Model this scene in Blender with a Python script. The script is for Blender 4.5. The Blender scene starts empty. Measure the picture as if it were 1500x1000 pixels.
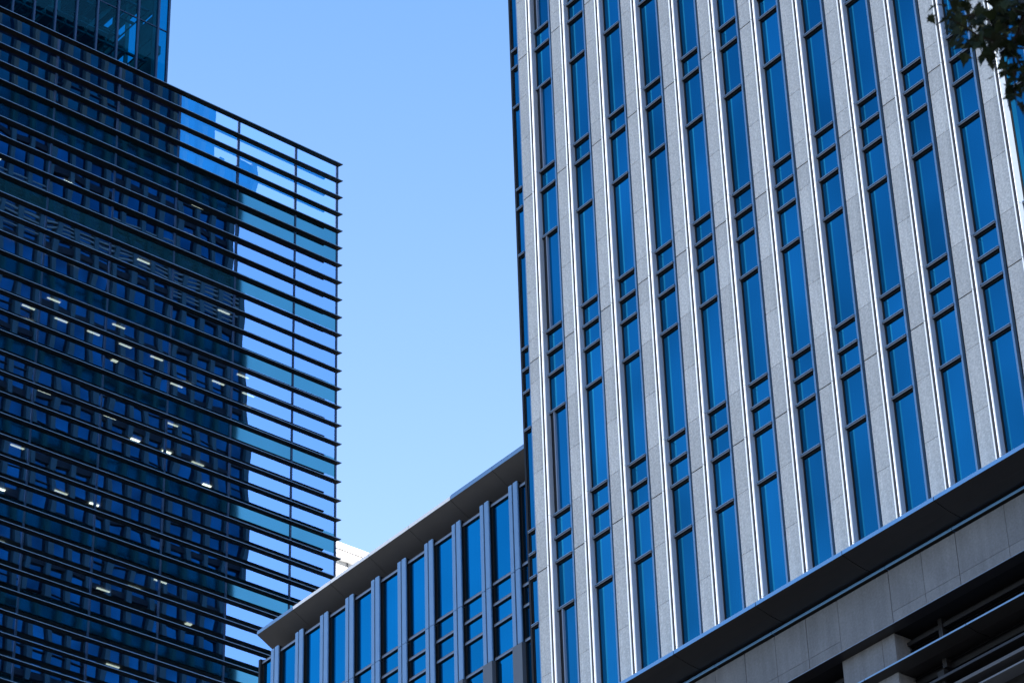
import bpy, math, random
from mathutils import Vector, Matrix
R = math.radians
random.seed(7)
SC = bpy.context.scene
COL = SC.collection

# ------------------------------------------------------------------ camera
cam_d = bpy.data.cameras.new("camera")
cam = bpy.data.objects.new("camera", cam_d)
COL.objects.link(cam)
PITCH, ROLL = R(33.385784690528084), R(-1.9246045094064965)
cp, sp = math.cos(PITCH), math.sin(PITCH)
cr, sr = math.cos(ROLL), math.sin(ROLL)
fwd = Vector((0, cp, sp)); up0 = Vector((0, -sp, cp)); rt0 = Vector((1, 0, 0))
rt = cr * rt0 + sr * up0
up = -sr * rt0 + cr * up0
mw = Matrix.Identity(4)
for i in range(3):
    mw[i][0], mw[i][1], mw[i][2] = rt[i], up[i], -fwd[i]
mw[0][3], mw[1][3], mw[2][3] = 0, 0, 1.6
cam.matrix_world = mw
cam_d.sensor_width = 36.0
cam_d.lens = 102.0275
cam_d.clip_start = 0.5
cam_d.clip_end = 6000
cam_d.dof.use_dof = True
cam_d.dof.focus_distance = 66.0
cam_d.dof.aperture_fstop = 11.0
SC.camera = cam

# ------------------------------------------------------------------ frames of the two street fronts
YT = R(-51.42498235764137)          # the stone tower's front
U = Vector((math.cos(YT), math.sin(YT), 0)); N = Vector((math.sin(YT), -math.cos(YT), 0))
OT = Vector((0.7511460128704522, 50.92670552597074, 0))
BAY = 1.1917010818713039
YL = R(40.95764)                    # the louvred block's front
OL = Vector((-8.363, 119.325, 0))

# ------------------------------------------------------------------ light
SUN_A = R(3.8)                       # sun barely in front of the tower's front
SUN_EL = R(36)
sh = U * math.cos(SUN_A) + N * math.sin(SUN_A)
sdir = Vector((sh.x * math.cos(SUN_EL), sh.y * math.cos(SUN_EL), math.sin(SUN_EL)))
sun_d = bpy.data.lights.new("sun", 'SUN')
sun_d.energy = 5.0
sun_d.angle = R(0.5)
sun_d.color = (1.0, 0.92, 0.82)
sun = bpy.data.objects.new("sun", sun_d)
sun.rotation_euler = sdir.to_track_quat('Z', 'Y').to_euler()
COL.objects.link(sun)

W = bpy.data.worlds.new("World"); SC.world = W
W.use_nodes = True
nt = W.node_tree
bg = nt.nodes["Background"]
sky = nt.nodes.new("ShaderNodeTexSky")
sky.sky_type = 'NISHITA'
sky.sun_disc = False
sky.sun_elevation = SUN_EL
sky.sun_rotation = math.atan2(sdir.x, sdir.y)
sky.altitude = 50
sky.air_density = 1.0
sky.dust_density = 0.5
sky.ozone_density = 5.0
# paler towards the horizon, as city air is
tcw = nt.nodes.new("ShaderNodeTexCoord"); sepw = nt.nodes.new("ShaderNodeSeparateXYZ")
mrw = nt.nodes.new("ShaderNodeMapRange"); mrw.inputs["From Min"].default_value = 0.44; mrw.inputs["From Max"].default_value = 0.66
mixw = nt.nodes.new("ShaderNodeMix"); mixw.data_type = 'RGBA'
mulw = nt.nodes.new("ShaderNodeVectorMath"); mulw.operation = 'MULTIPLY'
nt.links.new(tcw.outputs["Generated"], sepw.inputs[0]); nt.links.new(sepw.outputs[2], mrw.inputs[0]); nt.links.new(mrw.outputs[0], mixw.inputs[0])
mixw.inputs[6].default_value = (1.48, 1.21, 1.08, 1); mixw.inputs[7].default_value = (0.98, 1.08, 1.08, 1)
nt.links.new(sky.outputs[0], mulw.inputs[0]); nt.links.new(mixw.outputs[2], mulw.inputs[1])
nt.links.new(mulw.outputs[0], bg.inputs[0])
bg.inputs[1].default_value = 0.15

SC.view_settings.view_transform = 'Standard'
SC.view_settings.look = 'None'
SC.view_settings.gamma = 1
SC.view_settings.use_curve_mapping = False
SC.view_settings.exposure = 1.4
SC.cycles.max_bounces = 8
SC.cycles.transparent_max_bounces = 12
SC.cycles.use_denoising = True

# ------------------------------------------------------------------ materials
def new_mat(name):
    m = bpy.data.materials.new(name); m.use_nodes = True
    t = m.node_tree; t.nodes.clear()
    out = t.nodes.new("ShaderNodeOutputMaterial")
    return m, t, out

def pbr(name, col, rough=0.5, metal=0.0, noise=None, amp=0.15, spec=0.5, island=0.0, bump=0.0, noise2=None, amp2=0.1, streak=0.0):
    m, t, out = new_mat(name)
    p = t.nodes.new("ShaderNodeBsdfPrincipled")
    p.inputs["Roughness"].default_value = rough
    p.inputs["Metallic"].default_value = metal
    p.inputs["Specular IOR Level"].default_value = spec
    t.links.new(p.outputs[0], out.inputs[0])
    tc = t.nodes.new("ShaderNodeTexCoord")
    cur = None
    def mul(a_sock, lo, hi):
        nonlocal cur
        mr = t.nodes.new("ShaderNodeMapRange")
        mr.inputs["From Min"].default_value = 0.25; mr.inputs["From Max"].default_value = 0.75
        mr.inputs["To Min"].default_value = lo; mr.inputs["To Max"].default_value = hi
        t.links.new(a_sock, mr.inputs[0])
        if cur is None: cur = mr.outputs[0]
        else:
            q = t.nodes.new("ShaderNodeMath"); q.operation = 'MULTIPLY'
            t.links.new(cur, q.inputs[0]); t.links.new(mr.outputs[0], q.inputs[1]); cur = q.outputs[0]
    nz = None
    if noise:
        nz = t.nodes.new("ShaderNodeTexNoise"); nz.inputs["Scale"].default_value = noise; nz.inputs["Detail"].default_value = 4
        nz.inputs["Roughness"].default_value = 0.7
        t.links.new(tc.outputs["Object"], nz.inputs[0]); mul(nz.outputs[0], 1 - amp, 1 + amp)
    if noise2:
        n2 = t.nodes.new("ShaderNodeTexNoise"); n2.inputs["Scale"].default_value = noise2; n2.inputs["Detail"].default_value = 3
        t.links.new(tc.outputs["Object"], n2.inputs[0]); mul(n2.outputs[0], 1 - amp2, 1 + amp2)
    if streak:
        mp = t.nodes.new("ShaderNodeMapping"); mp.inputs["Scale"].default_value = (9, 9, 0.7)
        t.links.new(tc.outputs["Object"], mp.inputs[0])
        n3 = t.nodes.new("ShaderNodeTexNoise"); n3.inputs["Scale"].default_value = 1.0; n3.inputs["Detail"].default_value = 5
        t.links.new(mp.outputs[0], n3.inputs[0]); mul(n3.outputs[0], 1 - streak, 1 + streak * .6)
    if island:
        g = t.nodes.new("ShaderNodeNewGeometry")
        mr = t.nodes.new("ShaderNodeMapRange"); mr.inputs["To Min"].default_value = 1 - island; mr.inputs["To Max"].default_value = 1 + island
        t.links.new(g.outputs["Random Per Island"], mr.inputs[0])
        if cur is None: cur = mr.outputs[0]
        else:
            q = t.nodes.new("ShaderNodeMath"); q.operation = 'MULTIPLY'
            t.links.new(cur, q.inputs[0]); t.links.new(mr.outputs[0], q.inputs[1]); cur = q.outputs[0]
    if cur is not None:
        v = t.nodes.new("ShaderNodeVectorMath"); v.operation = 'SCALE'
        v.inputs[0].default_value = col
        t.links.new(cur, v.inputs["Scale"]); t.links.new(v.outputs[0], p.inputs["Base Color"])
    else:
        p.inputs["Base Color"].default_value = (*col, 1)
    if bump and nz:
        b = t.nodes.new("ShaderNodeBump"); b.inputs["Strength"].default_value = bump; b.inputs["Distance"].default_value = 0.004
        t.links.new(nz.outputs[0], b.inputs["Height"]); t.links.new(b.outputs[0], p.inputs["Normal"])
    return m

def tilt(t, sock, amt):
    """Each pane sits a hair out of true: tilt its mirror by an amount of its own."""
    oi = t.nodes.new("ShaderNodeObjectInfo"); wn = t.nodes.new("ShaderNodeTexWhiteNoise"); wn.noise_dimensions = '1D'
    t.links.new(oi.outputs["Random"], wn.inputs["W"])
    sb = t.nodes.new("ShaderNodeVectorMath"); sb.operation = 'SUBTRACT'; sb.inputs[1].default_value = (.5, .5, .5)
    t.links.new(wn.outputs["Color"], sb.inputs[0])
    sc = t.nodes.new("ShaderNodeVectorMath"); sc.operation = 'SCALE'; sc.inputs["Scale"].default_value = amt
    t.links.new(sb.outputs[0], sc.inputs[0])
    ad = t.nodes.new("ShaderNodeVectorMath"); ad.operation = 'ADD'
    t.links.new(sock, ad.inputs[0]); t.links.new(sc.outputs[0], ad.inputs[1])
    nm = t.nodes.new("ShaderNodeVectorMath"); nm.operation = 'NORMALIZE'
    t.links.new(ad.outputs[0], nm.inputs[0]); return nm.outputs[0]

def coated_glass(name, tint, base, wav=0.0, wscale=0.4, var=0.12):
    """Opaque coloured solar glass: a tinted mirror over a dark body."""
    m, t, out = new_mat(name)
    gl = t.nodes.new("ShaderNodeBsdfGlossy"); gl.inputs["Roughness"].default_value = 0.03
    df = t.nodes.new("ShaderNodeBsdfDiffuse"); df.inputs[0].default_value = (*base, 1)
    add = t.nodes.new("ShaderNodeAddShader")
    g = t.nodes.new("ShaderNodeNewGeometry")
    oi = t.nodes.new("ShaderNodeObjectInfo")
    sm = t.nodes.new("ShaderNodeMath"); sm.operation = 'ADD'
    fr = t.nodes.new("ShaderNodeMath"); fr.operation = 'FRACT'
    t.links.new(g.outputs["Random Per Island"], sm.inputs[0]); t.links.new(oi.outputs["Random"], sm.inputs[1])
    t.links.new(sm.outputs[0], fr.inputs[0])
    mr = t.nodes.new("ShaderNodeMapRange"); mr.inputs["To Min"].default_value = 1 - var; mr.inputs["To Max"].default_value = 1 + var
    t.links.new(fr.outputs[0], mr.inputs[0])
    tc2 = t.nodes.new("ShaderNodeTexCoord"); n2 = t.nodes.new("ShaderNodeTexNoise")
    n2.inputs["Scale"].default_value = 0.35; n2.inputs["Detail"].default_value = 2
    ofs = t.nodes.new("ShaderNodeVectorMath"); ofs.operation = 'ADD'
    wn = t.nodes.new("ShaderNodeTexWhiteNoise"); wn.noise_dimensions = '1D'; t.links.new(oi.outputs["Random"], wn.inputs["W"])
    s9 = t.nodes.new("ShaderNodeVectorMath"); s9.operation = 'SCALE'; s9.inputs["Scale"].default_value = 40; t.links.new(wn.outputs["Color"], s9.inputs[0])
    t.links.new(tc2.outputs["Object"], ofs.inputs[0]); t.links.new(s9.outputs[0], ofs.inputs[1]); t.links.new(ofs.outputs[0], n2.inputs[0])
    m2 = t.nodes.new("ShaderNodeMapRange"); m2.inputs["From Min"].default_value = .3; m2.inputs["From Max"].default_value = .7
    m2.inputs["To Min"].default_value = 1 - var * 1.3; m2.inputs["To Max"].default_value = 1 + var * 1.3
    t.links.new(n2.outputs[0], m2.inputs[0])
    mm = t.nodes.new("ShaderNodeMath"); mm.operation = 'MULTIPLY'
    t.links.new(mr.outputs[0], mm.inputs[0]); t.links.new(m2.outputs[0], mm.inputs[1]); mr = mm
    v = t.nodes.new("ShaderNodeVectorMath"); v.operation = 'SCALE'; v.inputs[0].default_value = tint
    t.links.new(mr.outputs[0], v.inputs["Scale"]); t.links.new(v.outputs[0], gl.inputs[0])
    if wav:
        tc = t.nodes.new("ShaderNodeTexCoord")
        nz = t.nodes.new("ShaderNodeTexNoise"); nz.inputs["Scale"].default_value = wscale; nz.inputs["Detail"].default_value = 0.5
        t.links.new(tc.outputs["Object"], nz.inputs[0])
        b = t.nodes.new("ShaderNodeBump"); b.inputs["Strength"].default_value = 1.0; b.inputs["Distance"].default_value = wav
        t.links.new(nz.outputs[0], b.inputs["Height"]); t.links.new(tilt(t, b.outputs[0], TILT), gl.inputs["Normal"])
    t.links.new(gl.outputs[0], add.inputs[0]); t.links.new(df.outputs[0], add.inputs[1])
    t.links.new(add.outputs[0], out.inputs[0])
    return m

def clear_glass(name, trans, refl, wav=0.0, wscale=0.25, var=0.06):
    """See-through tinted glass with a fixed share of mirror reflection."""
    m, t, out = new_mat(name)
    gl = t.nodes.new("ShaderNodeBsdfGlossy"); gl.inputs["Roughness"].default_value = 0.0
    gl.inputs[0].default_value = (*refl, 1)
    tr = t.nodes.new("ShaderNodeBsdfTransparent"); tr.inputs[0].default_value = (*trans, 1)
    add = t.nodes.new("ShaderNodeAddShader")
    if wav:
        tc = t.nodes.new("ShaderNodeTexCoord")
        nz = t.nodes.new("ShaderNodeTexNoise"); nz.inputs["Scale"].default_value = wscale; nz.inputs["Detail"].default_value = 1.0
        mp = t.nodes.new("ShaderNodeMapping"); mp.inputs["Scale"].default_value = (1, 1, 1.0)
        t.links.new(tc.outputs["Object"], mp.inputs[0]); t.links.new(mp.outputs[0], nz.inputs[0])
        b = t.nodes.new("ShaderNodeBump"); b.inputs["Strength"].default_value = 1.0; b.inputs["Distance"].default_value = wav
        t.links.new(nz.outputs[0], b.inputs["Height"]); t.links.new(tilt(t, b.outputs[0], TILT), gl.inputs["Normal"])
    t.links.new(gl.outputs[0], add.inputs[0]); t.links.new(tr.outputs[0], add.inputs[1])
    t.links.new(add.outputs[0], out.inputs[0])
    return m

def glow(name, col, s):
    m, t, out = new_mat(name)
    e = t.nodes.new("ShaderNodeEmission"); e.inputs[0].default_value = (*col, 1); e.inputs[1].default_value = s
    t.links.new(e.outputs[0], out.inputs[0]); return m

M = {}
TILT = 0.010
M['stone'] = pbr('pale granite', (0.435, 0.428, 0.405), 0.6, noise=22, amp=0.36, island=0.08, bump=0.6, noise2=0.7, amp2=0.06, streak=0.09)
M['stone_dark'] = pbr('grey granite', (0.098, 0.106, 0.118), 0.6, noise=22, amp=0.25, island=0.10, bump=0.5, noise2=1.6, amp2=0.16, streak=0.18)
M['fin'] = pbr('satin aluminium', (0.20, 0.25, 0.32), 0.40, 0.15, noise=3, amp=0.04)
M['finfront'] = pbr('painted shade on fin front', (0.035, 0.03, 0.03), 0.5, 0.2)  # dark brown carries the shade on the fin fronts and groove
M['rail'] = pbr('blue grey aluminium', (0.16, 0.20, 0.26), 0.4, 0.4, noise=2, amp=0.05)
M['black'] = pbr('black metal', (0.004, 0.0045, 0.006), 0.6, 0.0, spec=0.25)
M['tglass'] = coated_glass('blue coated glass', (0.012, 0.165, 0.305), (0.0, 0.005, 0.012), wav=0.004, wscale=0.6, var=0.17)
M['aglass'] = coated_glass('bright blue glass', (0.006, 0.200, 0.385), (0.0, 0.005, 0.012), wav=0.004, wscale=0.6, var=0.08)
M['pilaster'] = pbr('grey blue painted metal', (0.14, 0.25, 0.39), 0.4, 0.3, noise=2.5, amp=0.06)
M['plain'] = pbr('matt grey metal', (0.10, 0.115, 0.14), 0.6, 0.1, noise=2.5, amp=0.06)
M['soffit'] = pbr('charcoal soffit', (0.055, 0.055, 0.058), 0.45, 0.2, noise=1.5, amp=0.08)
M['soffit_black'] = pbr('black soffit', (0.012, 0.012, 0.014), 0.4, 0.3, noise=1.5, amp=0.1)
M['edge_shine'] = pbr('cornice edge with painted shine', (0.80, 0.76, 0.72), 0.45, 0.0, noise=3, amp=0.06)  # off-white stands in for light reflected by some cornice edges
M['coping'] = pbr('sky blue aluminium', (0.10, 0.24, 0.44), 0.4, 0.4, noise=2, amp=0.05)
M['louvre'] = pbr('black louvre', (0.004, 0.004, 0.005), 0.6, 0.0, spec=0.2)
M['louvre_edge'] = pbr('louvre front edge', (0.11, 0.19, 0.28), 0.4, 0.3)
M['lglass'] = clear_glass('tinted vision glass', (0.22, 0.30, 0.34), (0.20, 0.36, 0.58), wav=0.0055, wscale=0.35)
M['pglass'] = clear_glass('parapet screen glass', (0.05, 0.35, 0.62), (0.34, 0.35, 0.37), wav=0.0055, wscale=0.35)
M['lspand'] = coated_glass('teal spandrel glass', (0.06, 0.21, 0.27), (0.0, 0.006, 0.014), wav=0.0055, wscale=0.35, var=0.05)
M['mullion'] = pbr('navy mullion', (0.01, 0.04, 0.10), 0.4, 0.3)
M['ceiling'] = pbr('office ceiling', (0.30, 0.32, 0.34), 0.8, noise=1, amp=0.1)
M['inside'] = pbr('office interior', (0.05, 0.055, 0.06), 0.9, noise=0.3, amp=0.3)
M['lamp_hi'] = glow('ceiling lamp', (1.0, 0.86, 0.64), 2.6)
M['lamp_lo'] = glow('dim ceiling lamp', (1.0, 0.88, 0.68), 0.8)
M['cglass'] = clear_glass('teal crown glass', (0.04, 0.48, 0.66), (0.004, 0.018, 0.024), wav=0.003)
M['steel'] = pbr('crown steel', (0.11, 0.12, 0.12), 0.6, 0.1, noise=0.8, amp=0.5, island=0.5)
M['white'] = pbr('white render', (0.82, 0.82, 0.82), 0.7, noise=1.5, amp=0.04)
M['lightgrey'] = pbr('pale grey panel', (0.42, 0.45, 0.48), 0.7, noise=1.5, amp=0.06)
M['mglass'] = coated_glass('dark office glass', (0.014, 0.18, 0.31), (0.001, 0.004, 0.010), var=0.4)
M['mpier'] = pbr('grey concrete pier', (0.022, 0.070, 0.095), 0.8, noise=1, amp=0.12)
M['mbody'] = pbr('dark office wall', (0.006, 0.012, 0.022), 0.7, spec=0.2)
M['mgrille'] = pbr('pale grille slat', (0.12, 0.16, 0.17), 0.7)
M['paving'] = pbr('pale paving', (0.13, 0.13, 0.125), 0.85, noise=0.6, amp=0.12, noise2=0.03, amp2=0.15)
M['leaf'] = pbr('leaf', (0.007, 0.013, 0.003), 0.7, spec=0.15, noise=6, amp=0.3, island=0.35)
M['bark'] = pbr('bark', (0.016, 0.012, 0.009), 0.9, spec=0.1, noise=14, amp=0.4, bump=0.8)

# ------------------------------------------------------------------ builders
class MB:
    def __init__(s): s.v = []; s.f = []; s.m = []
    def poly(s, pts, m=0):
        i = len(s.v); s.v += [tuple(p) for p in pts]; s.f.append(list(range(i, i + len(pts)))); s.m.append(m)
    def box(s, x0, x1, y0, y1, z0, z1, m=0, front=None, bottom=None, right=None):
        if x0 > x1: x0, x1 = x1, x0
        if y0 > y1: y0, y1 = y1, y0
        if z0 > z1: z0, z1 = z1, z0
        i = len(s.v)
        s.v += [(x0, y0, z0), (x1, y0, z0), (x1, y1, z0), (x0, y1, z0), (x0, y0, z1), (x1, y0, z1), (x1, y1, z1), (x0, y1, z1)]
        for q, mm in (((0, 3, 2, 1), bottom), ((4, 5, 6, 7), None), ((0, 1, 5, 4), front), ((1, 2, 6, 5), right), ((2, 3, 7, 6), None), ((3, 0, 4, 7), None)):
            s.f.append([i + k for k in q]); s.m.append(m if mm is None else mm)
    def prism(s, prof, z0, z1, mats=None, m=0):
        """prof: list of (x, y) counter-clockwise seen from above."""
        n = len(prof); i = len(s.v)
        s.v += [(x, y, z0) for x, y in prof] + [(x, y, z1) for x, y in prof]
        for k in range(n):
            s.f.append([i + k, i + (k + 1) % n, i + n + (k + 1) % n, i + n + k]); s.m.append(mats[k] if mats else m)
        s.f.append([i + k for k in range(n - 1, -1, -1)]); s.m.append(m)
        s.f.append([i + n + k for k in range(n)]); s.m.append(m)
    def sweep(s, prof, x0, x1, mats=None, m=0):
        """prof: closed list of (y, z), swept along x."""
        n = len(prof); i = len(s.v)
        s.v += [(x0, y, z) for y, z in prof] + [(x1, y, z) for y, z in prof]
        for k in range(n):
            s.f.append([i + k, i + n + k, i + n + (k + 1) % n, i + (k + 1) % n]); s.m.append(mats[k] if mats else m)
        s.f.append([i + k for k in range(n)]); s.m.append(m)
        s.f.append([i + n + k for k in range(n - 1, -1, -1)]); s.m.append(m)
    def tube(s, a, b, r0, r1, n=7, m=0):
        a = Vector(a); b = Vector(b); d = (b - a).normalized()
        x = d.orthogonal().normalized(); y = d.cross(x); i = len(s.v)
        for p, r in ((a, r0), (b, r1)):
            for k in range(n):
                t = 2 * math.pi * k / n; s.v.append(tuple(p + x * (r * math.cos(t)) + y * (r * math.sin(t))))
        for k in range(n):
            s.f.append([i + k, i + (k + 1) % n, i + n + (k + 1) % n, i + n + k]); s.m.append(m)
    def mesh(s, name, mats):
        me = bpy.data.meshes.new(name); me.from_pydata(s.v, [], s.f)
        for k in mats: me.materials.append(M[k])
        for p, mi in zip(me.polygons, s.m): p.material_index = mi
        me.update(); return me
    def build(s, name, mats, parent=None):
        return link(name, s.mesh(name, mats), parent)

def link(name, me, parent=None, loc=(0, 0, 0)):
    o = bpy.data.objects.new(name, me); COL.objects.link(o)
    o.parent = parent; o.location = loc
    return o
def dup(o, parent, loc):
    c = o.copy(); COL.objects.link(c); c.parent = parent; c.location = loc
    for ch in list(o.children):
        d = ch.copy(); COL.objects.link(d); d.parent = c; d.location = ch.location
    return c
def thing(name, label, cat, loc, rz=0.0, group=None):
    o = bpy.data.objects.new(name, None); COL.objects.link(o)
    o.location = loc; o.rotation_euler = (0, 0, rz); o.empty_display_size = 0.5
    o['label'] = label; o['category'] = cat
    if group: o['group'] = group
    return o

# ------------------------------------------------------------------ ground
g = MB(); g.poly([(-3000, -3000, 0), (3000, -3000, 0), (3000, 3000, 0), (-3000, 3000, 0)])
go = g.build('ground', ['paving']); go['kind'] = 'structure'

# ------------------------------------------------------------------ stone tower  (local x along the front, y inward, z up)
POD_TOP = 25.2
tower = thing('office_tower', 'tall tower of grey stone piers with bright twin metal fins and narrow blue window strips', 'tower', OT, YT)
TOP = 150.0
b = MB(); b.box(-0.90, 13.9, 0.10, 38, POD_TOP, TOP); b.box(-0.93, -0.87, 0.0, 0.099, POD_TOP, TOP); b.box(13.72, 13.9, -0.01, 0.099, POD_TOP, TOP)
b.build('wall', ['black'], tower)
b = MB(); b.box(-0.95, 13.95, -0.15, 38.1, TOP, TOP + 0.8); b.build('roof', ['stone'], tower)

# rail levels of each storey, from the top down (underside lines)
LV = [
    [51.07, 50.56, 49.47], [47.27, 46.765, 45.65],
    [43.361, 42.853, 41.736], [39.45, 38.925, 37.691],
    [35.25, 34.718, 34.157, 33.242], [30.811, 30.275, 29.733, 28.658], [26.25]]
JOINT = [(150, 0)]
z = 148.8
while z > 48: JOINT.append((z, 0)); z -= 1.2
JOINT += [(46.83, 1), (45.7, 0), (44.57, 0), (43.408, 0), (42.921, 1), (41.81, 0), (40.644, 0), (39.587, 0), (39.022, 1), (37.771, 0),
          (36.536, 0), (35.333, 0), (34.779, 1), (34.257, 0), (33.297, 0), (32.074, 0), (30.866, 0), (29.765, 1), (28.693, 0), (27.432, 0), (26.3, 1), (POD_TOP, 0)]
pier = MB()
for (za, ha), (zb, hb) in zip(JOINT[:-1], JOINT[1:]):
    pier.box(-0.468, -0.111, -0.13, 0.099, za - (0.012 if ha else 0.004), zb + (0.012 if hb else 0.004), 0)
pier.box(-0.462, -0.118, -0.115, 0.0985, POD_TOP, TOP - .01, 1)
pm = pier.mesh('pier', ['stone', 'black'])
fa = MB(); fb = MB()
seg = [TOP] + [46.83, 42.921, 39.022, 34.779, 29.765, 26.3, POD_TOP]
for za, zb in zip(seg[:-1], seg[1:]):
    t, q = za - 0.006, zb + 0.006
    # outer fin: a thin blade with a rounded nose, standing proud of the stone
    fa.prism([(-0.097, -0.08), (-0.097, -0.160), (-0.0985, -0.168), (-0.102, -0.171), (-0.1055, -0.167), (-0.110, -0.145), (-0.110, -0.08)][::-1], q, t)
seg2 = [TOP] + [47.36, 43.45, 39.54, 35.34, 30.90, 26.4, POD_TOP]
for za, zb in zip(seg2[:-1], seg2[1:]):
    t, q = za - 0.004, zb + 0.004
    fb.prism([(-0.030, 0.099), (-0.030, -0.132), (-0.0325, -0.138), (-0.036, -0.140), (-0.083, -0.140), (-0.083, 0.099)][::-1], q, t,
             mats=[0, 1, 0, 0, 0, 0], m=0)
fa.box(-0.109, -0.084, -0.075, 0.05, POD_TOP, TOP, 1)
fam = fa.mesh('fin', ['fin', 'finfront']); fbm = fb.mesh('fin', ['fin', 'finfront'])
p0 = None
for k in range(12):
    if p0 is None:
        p0 = link('pier', pm, tower); link('fin', fam, p0); link('fin', fbm, p0)
    else:
        dup(p0, tower, (k * BAY, 0, 0))

def window(x0, x1, lv, znext, special=False, corner=False):
    """One storey of one strip: frame with rails, and its panes."""
    f = MB(); p = MB()
    GY = 0.036
    f.box(x0 - 0.05, x0 - .020, 0.022, 0.095, znext + 0.141, lv[0] + 0.140, 1)                     # dark left gasket
    f.box(x1, x1 + 0.042, 0.0, 0.095, znext + 0.141, lv[0] + 0.140, 3)                     # light right frame
    f.box(x1 + 0.043, x1 + 0.16, 0.07, 0.096, znext + 0.141, lv[0] + 0.140, 1)
    for j, zt in enumerate(lv):
        zl = zt + 0.08
        f.box(x0 - 0.046, x1 + 0.002, -0.026, 0.09, zl, zl + 0.030, 2, bottom=1)  # underside coloured black for the shade under the rail
        f.box(x0 - 0.044, x1 + 0.001, 0.0, 0.088, zl + 0.0305, zl + 0.042, 1)
        f.box(x0 - 0.045, x1 + 0.0015, -0.030, 0.089, zl + 0.0425, zl + 0.060, 3)
        f.box(x0 - 0.043, x1 + 0.0005, 0.016, 0.087, zl - 0.022, zl - .0005, 1)  # added black strip, thickens the rail's underside shade and its reflection
        nxt = lv[j + 1] + 0.140 if j + 1 < len(lv) else znext + 0.140
        last = j + 1 == len(lv)
        ga, gb = x0, x1
        if special and last:
            f.box(x0, x0 + 0.085, 0.005, 0.085, nxt, zl, 1)
            f.box(x0 + 0.085, x0 + 0.115, -0.018, 0.085, nxt, zl, 0)
            ga = x0 + 0.115
        p.box(ga - (.0 if special and last else .018), gb, GY, GY + 0.05, nxt - .002, zl + .002, 0)
    fm = f.mesh('window', ['rail', 'black', 'plain', 'pilaster']); pmm = p.mesh('pane', ['tglass'])
    return fm, pmm
for s in range(6):
    lv, zn = LV[s], LV[s + 1][0]
    reg = window(0.02, 0.49, lv, zn); spc = window(0.02, 0.49, lv, zn, special=True); cor = window(-0.82, -0.655, lv, zn)
    first = None
    o = link('window', cor[0], tower); link('pane', cor[1], o)
    o = link('window', spc[0], tower); link('pane', spc[1], o)
    for k in range(1, 12):
        if first is None:
            first = link('window', reg[0], tower, (k * BAY, 0, 0)); link('pane', reg[1], first)
        else: dup(first, tower, (k * BAY, 0, 0))
# storeys above: beyond the picture, one part
f = MB()
for k in range(12):
    f.box(k * BAY + 0.02, k * BAY + 0.49, 0.02, 0.09, 51.24, TOP - .2, 0)
    z = 51.4
    while z < TOP - 1:
        f.box(k * BAY - .02, k * BAY + .5, -0.03, 0.089, z, z + .08, 1); z += 1.4
o = f.build('window_strip', ['tglass', 'rail'], tower); o['kind'] = 'stuff'

# ------------------------------------------------------------------ annex on the tower's left
annex = thing('annex_block', 'lower block with dark overhanging cornice and slim grey double pilasters, left of the stone tower', 'building', OT + U * -10 + N * -5.8, YT)
def ax(u): return u + 10.0        # tower u  -> annex x
def ay(w): return -(w + 5.8)      # tower w  -> annex y
b = MB(); b.box(ax(-19.9), ax(-0.95), 0.30, 22, 0, 37.72); b.box(ax(-19.9), ax(-0.95), 1.62, 22, 37.72, 38.68)
b.box(ax(-19.95), ax(-19.86), 0.02, 0.299, 20, 37.80)
b.build('wall', ['black'], annex)
PB = -8.472; PP = 1.1656
pil = MB()
def pilm():
    q = MB()
    for za, zb in ((37.83, 35.405), (35.39, 33.42)):
        q.prism([(-0.36, 0.299), (-0.36, 0.012), (-0.35, 0.0), (-0.232, 0.0), (-0.225, 0.008), (-0.225, 0.299)][::-1], zb, za)
        q.prism([(-0.165, 0.299), (-0.165, 0.0), (-0.155, -0.010), (-0.014, -0.010), (0.0, 0.006), (0.0, 0.04), (0.0, 0.299)][::-1], zb, za, mats=[1, 0, 0, 0, 0, 0, 1])  # jamb face coloured black in place of its dark reflection
        q.box(-0.226, -0.164, 0.10, 0.298, zb, za, 1)
    q.box(-0.36, -0.0, -0.016, 0.2985, 20, 33.41, 2)
    return q.mesh('pilaster', ['pilaster', 'black', 'plain'])
pmesh = pilm()
for k in range(-1, 10):
    link('pilaster', pmesh, annex, (ax(PB - PP * k), 0, 0))
ALV = [[37.66], [35.40, 34.83, 34.27, 33.36], [30.95, 30.4, 29.9, 28.8]]
def awin(width, lv, zn, top=False):
    f = MB(); p = MB()
    f.box(0.0, 0.05, 0.10, 0.28, zn + .13, lv[0] + .13, 1)
    for j, zt in enumerate(lv):
        zl = zt + (0.0 if top else 0.06)
        f.box(-.004, width + .004, 0.075, 0.29, zl, zl + .05, 0, bottom=1)  # underside coloured black for shade, like the tower rails
        f.box(-.004, width + .004, 0.085, 0.288, zl + .0505, zl + .085, 2)
        nx = (lv[j + 1] + .06 if j + 1 < len(lv) else zn + .06) + .085
        p.box(0.05, width, 0.13, 0.24, nx - .002, zl + .002, 0)
    return f.mesh('window', ['rail', 'black', 'plain']), p.mesh('pane', ['aglass'])
for s in range(3):
    lv = ALV[s]; zn = ALV[s + 1][0] if s < 2 else 24.5
    fm, gm = awin(PP - 0.36, lv, zn, s == 0)
    for k in range(-1, 10):
        o = link('window', fm, annex, (ax(PB - PP * k), 0, 0)); link('pane', gm, o)
    fm, gm = awin(-18.96 - .36 + 19.86 - 0.003, lv, zn, s == 0)
    o = link('window', fm, annex, (ax(-19.858), 0, 0)); link('pane', gm, o)
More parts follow.
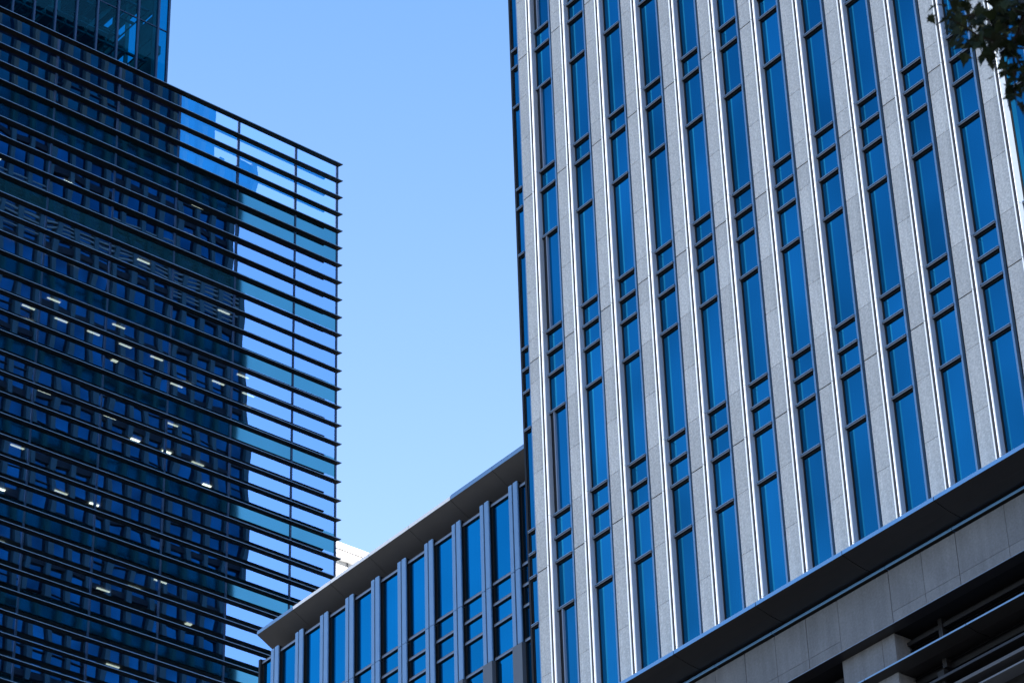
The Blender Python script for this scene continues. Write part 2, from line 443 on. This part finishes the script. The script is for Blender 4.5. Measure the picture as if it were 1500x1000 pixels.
# cornice panels, each with a sloping underside
JC = [-20.03, -18.3, -16.53, -14.76, -13.0, -11.2, -9.45, -7.7, -5.9, -4.1, -2.4, -0.95]
for i, (ua, ub) in enumerate(zip(JC[:-1], JC[1:])):
    c = MB()
    f_m = 1 if 1 <= i <= 4 else 2  # middle panels get the bright colour in place of reflected light
    e = 0.012 if i else 0.0
    zf = 38.73 + (0.022 if i >= 5 else 0)
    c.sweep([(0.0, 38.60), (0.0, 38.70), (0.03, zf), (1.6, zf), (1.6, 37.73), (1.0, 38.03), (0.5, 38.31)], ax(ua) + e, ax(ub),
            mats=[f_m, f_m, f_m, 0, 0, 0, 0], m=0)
    o = c.build('cornice_panel', ['soffit', 'edge_shine', 'pilaster'], annex)
    if f_m == 1: o['label'] = 'cornice panel with an off-white front edge standing in for reflected light'

# ------------------------------------------------------------------ podium in front, lower right
pod = thing('podium_block', 'dark podium with blue edged coping and grey stone band below the tower', 'building', OT, YT)
b = MB()
b.box(-0.93, 32, -0.44, 40, 24.24, 25.15, 0)
b.box(-0.93, 32, 0.35, 40, 0, 24.239, 0)
b.box(-0.93, 32, -0.40, 0.349, 0, 21.6, 0)
b.build('wall', ['black'], pod)
b = MB(); b.box(-0.93, 32, -0.49, 40, 25.151, 25.19); b.build('roof', ['stone_dark'], pod)
# coping, panel by panel
JP = [-0.93, 0.2, 2.41, 4.63, 6.845, 9.05, 11.26, 13.47, 15.7, 17.9, 20.1, 22.3, 24.5, 26.7, 28.9, 32]
for ua, ub in zip(JP[:-1], JP[1:]):
    c = MB()
    c.sweep([(-1.2, 25.463), (-1.2, 25.535), (-1.185, 25.548), (-0.2, 25.56), (-0.2, 25.33), (-0.62, 25.335), (-0.85, 25.365), (-1.05, 25.415), (-1.17, 25.452)],
            ua + 0.014, ub, mats=[1, 1, 1, 0, 0, 0, 0, 0, 0], m=0)
    c.build('coping_panel', ['soffit_black', 'coping'], pod)
# moulding and stone band
JM = [-0.93, 1.0, 3.0, 5.0, 6.53, 9.392, 10.993, 13.9, 16.8, 19.7, 22.6, 25.5, 32]
for ua, ub in zip(JM[:-1], JM[1:]):
    c = MB(); c.sweep([(-0.55, 25.24), (-0.565, 25.255), (-0.56, 25.285), (-0.54, 25.297), (-0.2, 25.30), (-0.2, 25.222)], ua + .012, ub, mats=[0, 0, 0, 0, 0, 1], m=0)
    c.build('moulding', ['coping', 'black'], pod)
JB = [-0.93, 0.9, 1.73, 3.33, 4.13, 4.93, 5.73, 6.53, 7.33, 8.136, 9.397, 10.192, 10.993, 12.12, 13.25, 14.05, 14.85, 16.1, 16.9, 17.7, 19, 20, 21, 22, 23, 24, 25, 26, 28, 30, 32]
c = MB()
wide = (8.136, 14.85, 1.73)
for i, (ua, ub) in enumerate(zip(JB[:-1], JB[1:])):
    g0 = 0.012 if i % 2 == 0 else 0.006
    a2, b2 = ua + g0, ub - 0.002
    if ua in wide: c.box(a2, b2, -0.5, -0.441, 24.225, 25.205, 0)
    else:
        c.box(a2, b2, -0.5, -0.441, 24.427, 25.205, 0); c.box(a2, b2, -0.5, -0.441, 24.225, 24.421, 0)
c.build('stone_band', ['stone_dark'], pod)
c = MB(); c.sweep([(-0.507, 24.212), (-0.507, 24.224), (-0.40, 24.224), (-0.26, 24.215), (-0.26, 24.205)], -0.93, 32, mats=[1, 0, 0, 0, 0])
c.build('drip_edge', ['soffit_black', 'rail'], pod)
# recess: stone pier, louvred vents, ledge and rails
for ua in (8.0, 0.6, 15.4, 22.8):
    c = MB(); c.box(ua - 0.10, ua + 0.863, -0.27, 0.34, 21.61, 24.20, 0); c.box(ua + 0.87, ua + 1.17, -0.268, 0.34, 21.61, 24.20, 0)
    c.build('stone_pier', ['stone_dark'], pod)
for ua, ub in ((9.17, 9.93), (10.02, 12.4), (12.49, 15.3), (1.85, 4.5), (4.6, 7.88)):
    c = MB(); z = 23.4
    while z < 24.02:
        c.poly([(ua, 0.06, z), (ub, 0.06, z), (ub, 0.12, z + .045), (ua, 0.12, z + .045)], 0)
        c.poly([(ua, 0.12, z + .041), (ub, 0.12, z + .041), (ub, 0.06, z - .004), (ua, 0.06, z - .004)], 0); z += .055
    c.box(ua, ub, 0.13, 0.33, 23.3, 24.2, 1)
    c.box(ua, ub, 0.02, 0.125, 24.03, 24.10, 2)
    c.box(ub, ub + 0.045, 0.0, 0.3, 23.3, 24.2, 2); c.box(ub + 0.05, ub + 0.09, 0.0, 0.3, 23.3, 24.2, 2)
    c.build('vent', ['soffit_black', 'black', 'soffit_black'], pod)
JL = [7.0, 8.55, 10.95, 13.35, 15.75, 18.2, 21, 24, 28, 32]
for ua, ub in zip(JL[:-1], JL[1:]):
    c = MB(); c.sweep([(-0.46, 23.515), (-0.46, 23.545), (-0.44, 23.552), (0.1, 23.56), (0.1, 23.46), (-0.2, 23.46)], ua + .012, ub, mats=[1, 1, 1, 0, 0, 0])
    c.build('ledge', ['soffit_black', 'pilaster'], pod)
c = MB()
for wy, z0, h, mi in ((-0.2, 23.0, 0.045, 0), (-0.2, 22.76, 0.06, 1), (-0.22, 22.555, 0.03, 2)):
    c.box(9.6, 20, wy, wy + .3, z0, z0 + h, mi)
c.box(9.9, 10.05, -0.12, 0.2, 21.6, 23.2, 3)
c.build('window_rail', ['soffit_black', 'soffit', 'plain', 'black'], pod)

# ------------------------------------------------------------------ louvred glass block (local x along its front, y inward)
lb = thing('louvred_office_block', 'dark glass office block banded with black horizontal louvres, glazed crown on top', 'building', OL, YL)
ZT = 91.474; DZ = 1.05
def lz(i): return ZT - DZ * i
NL = 46
GYL = 0.82
MU = [-30.81, -27.26, -23.71, -20.16, -16.61, -13.06, -9.51, -5.94, -2.38, 0.24]
# louvres
l = MB()
prof = [(0.0, -0.030), (0.004, 0.012), (0.03, 0.018), (0.35, 0.012), (0.355, -0.018), (0.10, -0.034)]
n = len(prof); i0 = 0
xs0 = -31.3
for y, zz in prof: l.v.append((xs0, y, zz))
for y, zz in prof: l.v.append((0.0 - 0.08 * min(1, y / .37), y, zz))
for k in range(n):
    l.f.append([k, n + k, n + (k + 1) % n, (k + 1) % n]); l.m.append(1 if k in (0, 1) else 0)
l.f.append(list(range(n))); l.m.append(0); l.f.append([n + k for k in range(n - 1, -1, -1)]); l.m.append(0)
lm = l.mesh('louvre', ['louvre', 'louvre_edge'])
for i in range(NL): link('louvre', lm, lb, (0, 0, lz(i) - 0.012))
# mullions
for u in MU:
    c = MB(); c.box(u - 0.045, u + 0.045, 0.78, 0.93, 30, ZT + 0.70); c.build('mullion', ['mullion'], lb)
# glazing: parapet screen (rows 0-3), then floors of one spandrel row and three vision rows
GZ = 0.70
def gpan(name, ua, ub, r0, r1, mat):
    c = MB(); c.poly([(ua, GYL, lz(r1) + GZ), (ub, GYL, lz(r1) + GZ), (ub, GYL, lz(r0) + GZ), (ua, GYL, lz(r0) + GZ)])
    return c.build(name, [mat], lb)
for ua, ub in zip(MU[:-1], MU[1:]):
    gpan('parapet_glass', ua + .045, ub - .045, 0, 4, 'pglass')
    gpan('spandrel', ua + .045, ub - .045, 4, 6, 'lspand')
    for fl in range(0, 9):
        r = 6 + 4 * fl
        gpan('window', ua + .045, ub - .045, r, r + 3, 'lglass')
        gpan('spandrel', ua + .045, ub - .045, r + 3, r + 4, 'lspand')
# closed bays behind the screen on the left, roof, floors, core
c = MB(); c.box(-31.3, -9.51, 1.0, 1.3, lz(4) + .6, ZT + .72); c.build('screen_backing', ['mbody'], lb)
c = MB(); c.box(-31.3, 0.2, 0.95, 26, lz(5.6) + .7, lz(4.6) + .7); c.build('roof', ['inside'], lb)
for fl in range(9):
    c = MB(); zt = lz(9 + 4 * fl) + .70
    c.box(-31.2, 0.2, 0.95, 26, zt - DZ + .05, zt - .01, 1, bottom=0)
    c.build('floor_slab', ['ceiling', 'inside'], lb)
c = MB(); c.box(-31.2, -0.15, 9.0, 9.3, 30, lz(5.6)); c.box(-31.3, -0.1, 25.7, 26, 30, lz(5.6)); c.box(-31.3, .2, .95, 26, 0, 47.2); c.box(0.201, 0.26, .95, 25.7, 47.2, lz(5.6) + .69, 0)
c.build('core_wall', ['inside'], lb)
# ceiling lamps
random.seed(21)
lam = [MB(), MB(), MB()]
lam[0].box(-.24, .24, -.06, .06, -.03, 0); lam[1].box(-.34, .34, -.045, .045, -.03, 0); lam[2].box(-.16, .16, -.09, .09, -.03, 0)
lms = [lam[0].mesh('ceiling_light', ['lamp_hi']), lam[1].mesh('ceiling_light', ['lamp_lo']), lam[2].mesh('ceiling_light', ['lamp_lo'])]
cnt = 0
for fl in range(0, 8):
    zc = lz(9 + 4 * fl) - DZ + .05 + 4.2 + .70      # ceiling of this floor = underside of slab above
    if fl == 0: zc = lz(5.6) + .7
    dens = (0.7, 1.5, 1.6, 1.3, 0.9, 0.8, 0.4, 0.2)[fl]
    for d, p_, q_ in ((0.7, .12, 1), (1.9, .20, 1), (2.9, .30, 0), (3.3, .22, 2), (4.3, .14, 0)):
        u = -24 + random.uniform(0, 1.5)
        while u < (-1.0 if fl in (2, 5) else -4.2):
            if random.random() < p_ * dens and cnt < 98:
                link('ceiling_light', lms[q_ if random.random() < .7 else 1], lb, (u, d + .9, zc - .02)); cnt += 1
            u += 1.78
# crown
cz0, cz1 = lz(4.6), 112.0
cx1 = -9.86; cx0 = -31.0; cy0 = 1.75; cy1 = 13.0
crown = MB(); crown.box(cx0, cx1, cy0, cy1, cz1, cz1 + .5)
cr_o = crown.build('crown', ['steel'], lb)
c = MB()
c.poly([(cx0, cy0, cz0), (cx1, cy0, cz0), (cx1, cy0, cz1), (cx0, cy0, cz1)])
c.poly([(cx1, cy0, cz0), (cx1, cy1, cz0), (cx1, cy1, cz1), (cx1, cy0, cz1)])
c.poly([(cx1, cy1, cz0), (cx0, cy1, cz0), (cx0, cy1, cz1), (cx1, cy1, cz1)])
c.build('glazing', ['cglass'], cr_o)
x = cx1; i = 0
while x > cx0:
    w = .05
    c = MB(); c.box(x - w, x + w, cy0 - .10, cy0 + .05, cz0, cz1); c.build('mullion', ['mullion'], cr_o)
    x -= 0.62 if i == 0 else 1.19; i += 1
c = MB()
for zz in (96.3, 100.6, 104.8, 109):
    c.box(cx0, cx1, cy0 - .03, cy0 + .04, zz, zz + .05)
c.build('transom', ['mullion'], cr_o)
c = MB(); random.seed(5)
for zz in (94.7, 98.0, 101.4, 105.0, 108.6):
    x = cx0
    while x < cx1 - 1.5:
        y = cy0 + .25
        while y < cy1 - .3:
            if random.random() < 0.60: c.box(x + .02, x + 1.16, y, y + 1.5, zz, zz + .06)
            y += 1.55
        c.box(x - .06, x + .06, cy0 + .5, cy1 - .3, zz - .25, zz - .005)
        x += 1.19
    y = cy0 + .6
    for q in range(int((cx1 - cx0) / .595)):
        c.box(cx0 + q * .595 - .03, cx0 + q * .595 + .03, cy0 + .4, cy1 - .4, zz - .42, zz - .37) if cx0 + q * .595 < cx1 - .6 else None
    while y < cy1:
        c.box(cx0, cx1 - .9, y - .07, y + .07, zz - .36, zz - .26); y += 1.3
y = cy0 + .75
while y < cy1 - .5:
    zz = cz0 + random.uniform(0, 1)
    while zz < cz1 - 2:
        hh = random.uniform(.7, 1.9)
        if random.random() < .62: c.box(cx1 - .42, cx1 - .30, y, y + random.choice((1.25, 1.25, .8)), zz, zz + hh)
        zz += hh + random.choice((0.02, .12, .3))
    c.box(cx1 - .46, cx1 - .26, y - .06, y + .06, cz0, cz1 - .02)
    y += 1.29
for zz in (95.2, 99.5, 103.9): c.box(cx1 - .29, cx1 - .05, cy0 + .5, cy1 - .4, zz, zz + .5)
c.build('deck', ['steel'], cr_o)
c = MB()
x = cx0 + 1
while x < cx1 - 3.7:
    for yy in (cy0 + 1.2, cy1 - 2.5):
        c.box(x - .16, x + .16, yy - .16, yy + .16, cz0, cz1 - .01)
        for za, zb in ((92.5, 98), (98, 105), (105, 111.5)):
            c.tube((x, yy + .25, za), (x + 3.57, yy + .25, zb), .12, .12, 5)
    x += 3.57
c.build('brace', ['steel'], cr_o)

# ------------------------------------------------------------------ white building far behind the louvred block
DL = Vector((math.cos(YL), math.sin(YL), 0)); IL = Vector((-math.sin(YL), math.cos(YL), 0))
wb = thing('white_building', 'bright white building with stepped roof edge peeping out behind the louvred block', 'building', OL + DL * 14 + IL * 15, YL)
c = MB(); c.box(-8, 10, 0.7, 14, 0, 79.15, 0); c.build('wall', ['lightgrey'], wb)
c = MB(); c.box(-8.4, 10.4, -0.02, 14.4, 79.42, 79.82, 0); c.box(-8.3, 10.3, 0.05, 14.3, 79.18, 79.415, 0); c.build('roof', ['white'], wb)
c = MB(); c.box(-8.3, 10.3, 0.0, 0.69, 77.6, 78.42, 0); c.build('balcony', ['white'], wb)
x = -7.0
c = MB()
while x < 9: c.box(x, x + .04, .64, .699, 78.43, 79.16); x += 1.3
c.build('panel_joint', ['plain'], wb)

# ------------------------------------------------------------------ office tower across the street, seen mirrored in the louvred block
NLv = -IL
mt = thing('grey_office_tower', 'dark office tower with grey piers, seen only as a reflection in the louvred block', 'tower', OL + DL * 31.9 + NLv * 53, YL + math.pi)
# local x runs back along the street (from the edge), y away from the louvred block
MH = 146
c = MB(); c.box(0.25, 24, 0.35, 22, 0, MH - 8); c.box(2.2, 24, 0.5, 22, MH - 8, MH); c.build('wall', ['mglass'], mt)
for k in range(16):
    c = MB(); x = k * 1.62
    c.box(x, x + 0.38, 0, 0.5, 0, MH - 8 if k < 2 else MH - 2); c.build('pier', ['mpier'], mt)
z = 60; c = MB()
while z < MH - 8:
    c.box(0.3, 24, 0.2, 0.349, z, z + 0.5); c.box(0.3, 24, 0.25, 0.348, z + 2.2, z + 2.26); z += 4.2
c.build('spandrel_band', ['mbody'], mt)
z = 124.0; c = MB()
while z < 128.4: c.box(0.4, 24, 0.12, 0.199, z, z + .13); z += .36
c.build('grille', ['mgrille'], mt)

# ------------------------------------------------------------------ street tree, upper right
tree = thing('street_tree', 'leafy tree whose dark leaf sprays hang into the upper right corner', 'tree', (4.5, 6.7, 0))
TB = Vector((4.5, 6.7, 0))
random.seed(11)
c = MB()
pts = [Vector((0, 0, 0)), Vector((.05, .03, 2.5)), Vector((-.05, -.05, 5.0)), Vector((.0, -.1, 7.5)), Vector((-.1, -.2, 10.4)), Vector((-.1, -.2, 13.2))]
rr = [.21, .17, .14, .10, .06, .02]
for a, bb, r0, r1 in zip(pts[:-1], pts[1:], rr[:-1], rr[1:]): c.tube(a, bb, r0, r1, 9)
def infra(p, pad=0.0):
    """True when a crown point stands clear of the view towards the towers."""
    w = p + TB - Vector((0, 0, 1.6))
    X = w.dot(rt) / w.dot(fwd); Y = w.dot(up) / w.dot(fwd)
    return X > 0.181 + pad or Y > 0.128 + pad or w.dot(fwd) < .5
def limb(a, d, L, r, depth, out):
    p = Vector(a); d = Vector(d).normalized(); segs = 4
    for s in range(segs):
        d2 = (d + Vector((random.uniform(-.25, .25), random.uniform(-.25, .25), random.uniform(-.12, .18)))).normalized()
        q = p + d2 * (L / segs)
        if not infra(q, .004): return
        c.tube(p, q, r * (1 - s / segs * .8), r * (1 - (s + 1) / segs * .8), 5)
        if depth > 0 and s >= 1:
            for _ in range(2):
                e = (d2 + Vector((random.uniform(-1, 1), random.uniform(-1, 1), random.uniform(-.5, .6)))).normalized()
                limb(q, e, L * .5, r * .45, depth - 1, out)
        if depth == 0: out.append((q, d2))
        p = q; d = d2
tips = []
for k in range(20):
    t = 2.4 * k + random.uniform(-.2, .2); zz = 7.4 + k * .27
    limb((-.03, -.1, zz), (math.cos(t), math.sin(t), .25), 2.3, .05, 2, tips)
# the long low bough that reaches into the picture
tip_w = Vector((2.02, 9.25, 1.6 + 7.55)) - TB
limb((-.05, -.15, 8.0), tip_w - Vector((-.05, -.15, 8.0)), (tip_w - Vector((-.05, -.15, 8.0))).length * .9, .04, 1, [])
c.build('trunk', ['bark'], tree)
lf = MB()
OUT = [(0, 0), (.10, .16), (.30, .12), (.24, .26), (.46, .42), (.24, .44), (.20, .60), (.08, .74), (0, 1.0)]
def leaf(p, d, nrm, s):
    d = d.normalized(); x = d.cross(nrm)
    if x.length < 1e-3: return
    x.normalize(); nn = x.cross(d)
    L = [p + d * (y * s) + x * (xx * s) + nn * (abs(xx) * .25 * s - .12 * s * y * y) for xx, y in OUT]
    Rr = [p + d * (y * s) - x * (xx * s) + nn * (abs(xx) * .25 * s - .12 * s * y * y) for xx, y in OUT[1:-1]]
    lf.poly(L + Rr[::-1])
def rv(s=1): return Vector((random.gauss(0, s), random.gauss(0, s), random.gauss(0, s)))
C0 = Vector((2.0, 9.2, 1.6)) ; 
for q, d in tips:
    for _ in range(14):
        p = q + rv(.16)
        if not infra(p): continue
        leaf(p, d + rv(.6) + Vector((0, 0, -.5)), rv() + Vector((0, 0, 1.0)), random.uniform(.06, .10))
# leaf sprays on the bough's end
camv = Vector((0, 0, 1.6))
def ray(px, py):
    return (fwd + rt * ((px - 750) / 4251.14) - up * ((py - 500) / 4251.14))
sprays = [(1400, 24, 13), (1390, 26, 9), (1420, 26, 14), (1440, 45, 14), (1460, 45, 18), (1470, 12, 18), (1412, 44, 10), (1428, 58, 10), (1432, 18, 10), (1450, 28, 18), (1470, 58, 20), (1490, 90, 15), (1452, 82, 10), (1480, 20, 26), (1500, 45, 26), (1486, 122, 5), (1488, 142, 4), (1505, 120, 8), (1474, 104, 7), (1520, 70, 24), (1520, 15, 24)]
tw = MB()
def at(px, py, dist): return camv + ray(px, py) * dist - TB
node = [at(1560, -30, 11.5), at(1500, 20, 11.55), at(1462, 30, 11.6), at(1484, 70, 11.5)]
c2 = tips
for a, bb, r0, r1 in ((node[0], node[1], .009, .007), (node[1], node[2], .006, .004), (node[1], node[3], .008, .006), (tip_w * .985, node[0], .02, .009)): tw.tube(a, bb, r0, r1, 6)
for px, py, nn in sprays:
    ctr = at(px, py, 11.6 + random.uniform(-.3, .3))
    nd = min(node, key=lambda q: (q - ctr).length)
    mid = (nd + ctr) * .5 + rv(.012)
    tw.tube(nd, mid, .0055, .004, 5); tw.tube(mid, ctr, .004, .002, 5)
    for q in range(nn):
        p = ctr + rv(.032) if q > 2 else ctr + rv(.008)
        dd = Vector((random.uniform(-1, .5), random.uniform(-.6, .6), random.uniform(-1.0, .15)))
        leaf(p, dd, rv() + Vector((0, -.8, .6)), random.uniform(.04, .085))
tw.build('twig', ['bark'], tree)
lf.build('crown', ['leaf'], tree)
